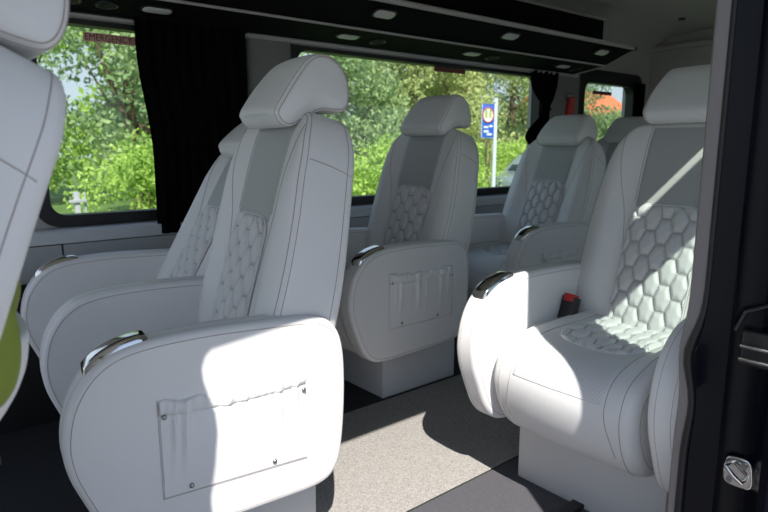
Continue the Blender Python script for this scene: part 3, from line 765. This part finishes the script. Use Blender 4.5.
T = [(4.2, 13.0, 5.2, 2.3, 'leaf_mid', 'feathery green tree filling the left of the front side window', 6500),
     (6.6, 15.5, 6.0, 2.6, 'leaf_dark', 'darker tree behind the fence post in the front side window', 6500),
     (10.0, 14.0, 3.9, 2.1, 'leaf_mid', 'green tree at the left end of the large side window, sky above it', 8000),
     (13.4, 14.5, 6.6, 2.4, 'leaf_olive', 'tall yellowish tree rising behind the second row headrest', 11000),
     (16.2, 15.0, 6.8, 2.7, 'leaf_olive', 'yellow green tree just left of the blue sign', 11000),
     (19.4, 15.5, 6.6, 2.6, 'leaf_mid', 'green tree behind the blue sign and its pole', 10000),
     (22.0, 16.0, 6.4, 2.8, 'leaf_dark', 'darker green tree beside the tied curtain', 8000),
     (26.3, 15.5, 3.0, 1.9, 'leaf_mid', 'green tree seen through the small rear window', 8000),
     (9.5, 22.0, 5.2, 3.4, 'leaf_dark', 'distant tree seen between the two left trees', 8000),
     (21.5, 23.0, 10.0, 4.0, 'leaf_dark', 'distant tall tree behind the yellowish tree', 8000),
     (25.5, 23.0, 10.0, 4.2, 'leaf_olive', 'distant pale tree right of the sign pole', 8000),
     (3.2, 21.0, 6.0, 3.4, 'leaf_light', 'distant light green tree in the front side window', 7000)]
for i, (x, y, h, r, m, lab, n) in enumerate(T): tree(x, y, h, r, M[m], lab, 100+i, int(n*1.7), size=.062 if y < 18 else .10, low=.16)
Bs = [(3.4, 10.3), (5.2, 10.8), (7.2, 10.4), (9.0, 11.0), (10.8, 10.5), (12.4, 11.6), (14.4, 11.9), (16.6, 12.3), (21.8, 14.6), (21.2, 13.2), (18.4, 10.4)]
wh = ['at the far left of the front side window', 'behind the white fence post', 'partly behind the wide curtain', 'behind the nearest seat backrest', 'just right of the nearest headrest', 'behind the second row seat', 'right of the second row headrest', 'below the blue sign', 'beside the parked car', 'behind the tied curtain', 'in the small rear window']
for i, ((x, y), s) in enumerate(zip(Bs, wh)):
    tree(x, y, 1.55+.25*math.sin(i*2.1), 1.25, M['leaf_light'], 'sunlit light green bush ' + s, 200+i, 9000, name='bush', size=.042, low=.05, group='bushes outside the windows')

# wooden fence post with a cross board, and a thin stake beside it
def at(u, v, Y):     # a point on the ray through a pixel at distance Y across the van
    f = 614*math.cos(R(PITCH))+(256-v)*math.sin(R(PITCH)); r_ = u-384; up = -614*math.sin(R(PITCH))+(256-v)*math.cos(R(PITCH))
    dx = f*math.cos(R(YAW))+r_*math.sin(R(YAW)); dy = f*math.sin(R(YAW))-r_*math.cos(R(YAW)); t = Y/dy
    return Vector((dx*t, Y, 1.10+up*t))
p = at(76, 192, 7.0)
fp = empty('fence_post', (p.x, p.y, GZ), 'weathered white post with a short cross board outside the front side window', 'post')
mb = MB(); mb.box(-.026, .026, -.03, .03, 0, p.z-GZ); obj('upright', mb.mesh('up', [M['post']], bevel=.004), fp)
mb = MB(); mb.box(-.085, .085, -.05, -.03, p.z-GZ-.11, p.z-GZ-.075); obj('cross_board', mb.mesh('cbd', [M['post']], bevel=.003), fp)
p = at(84.5, 192, 7.0); mb = MB(); mb.tube([(0, 0, 0), (0, 0, p.z-GZ)], .012, 8); tag(obj('stake', mb.mesh('stake', [M['post']]), None, (p.x, p.y, GZ)), 'thin pale stake right beside the white fence post', 'stake')
# sign pole with the blue sign
p = at(496, 98, 9.0); b = at(497, 200, 9.0)
sp = empty('sign_pole', (p.x, 9.0, GZ), 'pale grey metal pole carrying the blue sign, outside the large window', 'pole')
mb = MB(); mb.tube([(0, 0, 0), (0, 0, p.z-GZ)], .045, 12); obj('mast', mb.mesh('mast', [M['pole']]), sp)
for z in (.08, .62): mb = MB(); mb.tube([(0, -.03, p.z-GZ-z), (-.12, -.03, p.z-GZ-z)], .012, 6); obj('bracket', mb.mesh('br', [M['pole']]), sp)
c = at(486.5, 121, 9.0)
sg = empty('street_sign', (c.x, 8.96, c.z), 'blue vertical sign with a round ringed emblem, fixed to the pale pole', 'sign')
sg.rotation_euler = (0, 0, R(-32))
mb = MB(); mb.box(-.145, .145, -.008, .008, -.36, .36, 0); obj('board', mb.mesh('board', [M['sign_blue']], bevel=.002), sg)
mb = MB(); mb.tube([(x, -.012, z) for x, z in ((-.14, -.355), (.14, -.355), (.14, .355), (-.14, .355))], .008, 6, True); obj('border', mb.mesh('bd', [M['white']]), sg)
mb = MB(); mb.tube([(0, -.010, .12), (0, -.014, .12)], .128, 32); e = obj('emblem_disc', mb.mesh('em', [M['white']]), sg); e['label'] = 'white disc'
e.scale = (.9, 1, 1.2); e.location = (0, 0, -.02)
mb = MB(); mb.tube([(.118*math.cos(k), -.016, .125+.155*math.sin(k)) for k in np.linspace(0, 6.283, 33)[:-1]], .014, 8, True); obj('emblem_ring', mb.mesh('er', [M['sign_red']]), sg)['label'] = 'dark red ring'
mb = MB()
for x in (-.045, .045):
    mb.box(x-.028, x+.028, -.020, -.014, .06, .19)
    mb.tube([(x, -.014, .215), (x, -.020, .215)], .03, 12)
obj('emblem_figure', mb.mesh('ef', [M['sign_green']]), sg)['label'] = 'olive shape inside the ring'
for x0, x1, z in ((-.09, .01, -.13), (.03, .10, -.11), (-.09, .02, -.22), (-.02, .09, -.28)):
    mb = MB(); mb.box(x0, x1, -.016, -.011, z-.02, z+.02); obj('mark', mb.mesh('mk', [M['white']]), sg)['label'] = 'white stroke below the ring'
# thin trunks right below the sign
p = at(487, 140, 9.6); mb = MB(); mb.tube([(0, 0, 0), (.04, 0, .8), (-.02, 0, 1.5), (.02, 0, p.z-GZ)], .03, 7); mb.tube([(.14, 0, 0), (.10, 0, .9), (.12, 0, p.z-GZ-.1)], .022, 7)
tag(obj('thin_trunk', mb.mesh('tt', [M['bark']]), None, (p.x, p.y, GZ)), 'pair of thin brown stems rising below the blue sign', 'stems')
# parked car
def car(x, y, rot, label):
    t = empty('car', (x, y, GZ), label, 'car'); t.rotation_euler = (0, 0, rot)
    body = [(-2.15,.32),(-2.2,.62),(-2.1,.86),(-1.55,.98),(-1.35,1.0),(-.75,1.46),(.2,1.52),(1.1,1.48),(1.75,1.05),(2.1,.98),(2.2,.6),(2.12,.32)]
    P = spline(body, 90); mb = MB(); slab(mb, P, .85, .12, lambda a, b_, w_, q: (a, w_*(1-.16*sm(.9, 1.5, b_)), b_), K=6, arc=4, mid=6); obj('body', mb.mesh('body', [M['car']]), t)
    for s in (-1, 1):
        mb = MB(); mb.prism([(-1.05, 1.02), (-.68, 1.38), (.1, 1.44), (.1, 1.02)], s*.79, s*.84, axis='Y'); mb.prism([(.18, 1.02), (.18, 1.44), (1.0, 1.40), (1.45, 1.05)], s*.79, s*.84, axis='Y'); obj('side_window', mb.mesh('sw', [M['dark_glass']]), t)
        for wx in (-1.35, 1.35):
            mb = MB(); mb.tube([(wx, s*.68, .32), (wx, s*.88, .32)], .32, 24); wl = obj('wheel', mb.mesh('wheel', [M['rubber']], bevel=.03), t)
            mb = MB(); mb.tube([(wx, s*.87, .32), (wx, s*.90, .32)], .19, 18); obj('hub_cap', mb.mesh('hub', [M['chrome']]), wl)
    mb = MB(); mb.prism([(-1.35, 1.02), (-.80, 1.45), (-.78, 1.43), (-1.30, 1.0)], -.62, .62, axis='Y'); obj('windscreen', mb.mesh('ws', [M['dark_glass']]), t)
car(14.2, 9.8, 0, 'dark grey parked car half hidden behind the third row seat')
# house with an orange tiled roof
p = at(604, 108, 30)
h = empty('house', (p.x, 30, GZ), 'distant white house with orange tiled roof in the small rear window', 'house')
mb = MB(); mb.box(-5, 5, 0, 6, 0, 4.2); obj('walls', mb.mesh('hw', [M['white']], smooth=False), h)
mb = MB(); mb.prism([(-.6, 4.1), (3, 6.6), (6.6, 4.1)], -5.6, 5.6); obj('roof', mb.mesh('hr', [M['roof_tile']], smooth=False), h)
for x in (-3.2, 0, 3.2):
    mb = MB(); mb.box(x-.6, x+.6, -.05, .05, 1.8, 3.2); obj('window', mb.mesh('hwn', [M['dark_glass']]), h)
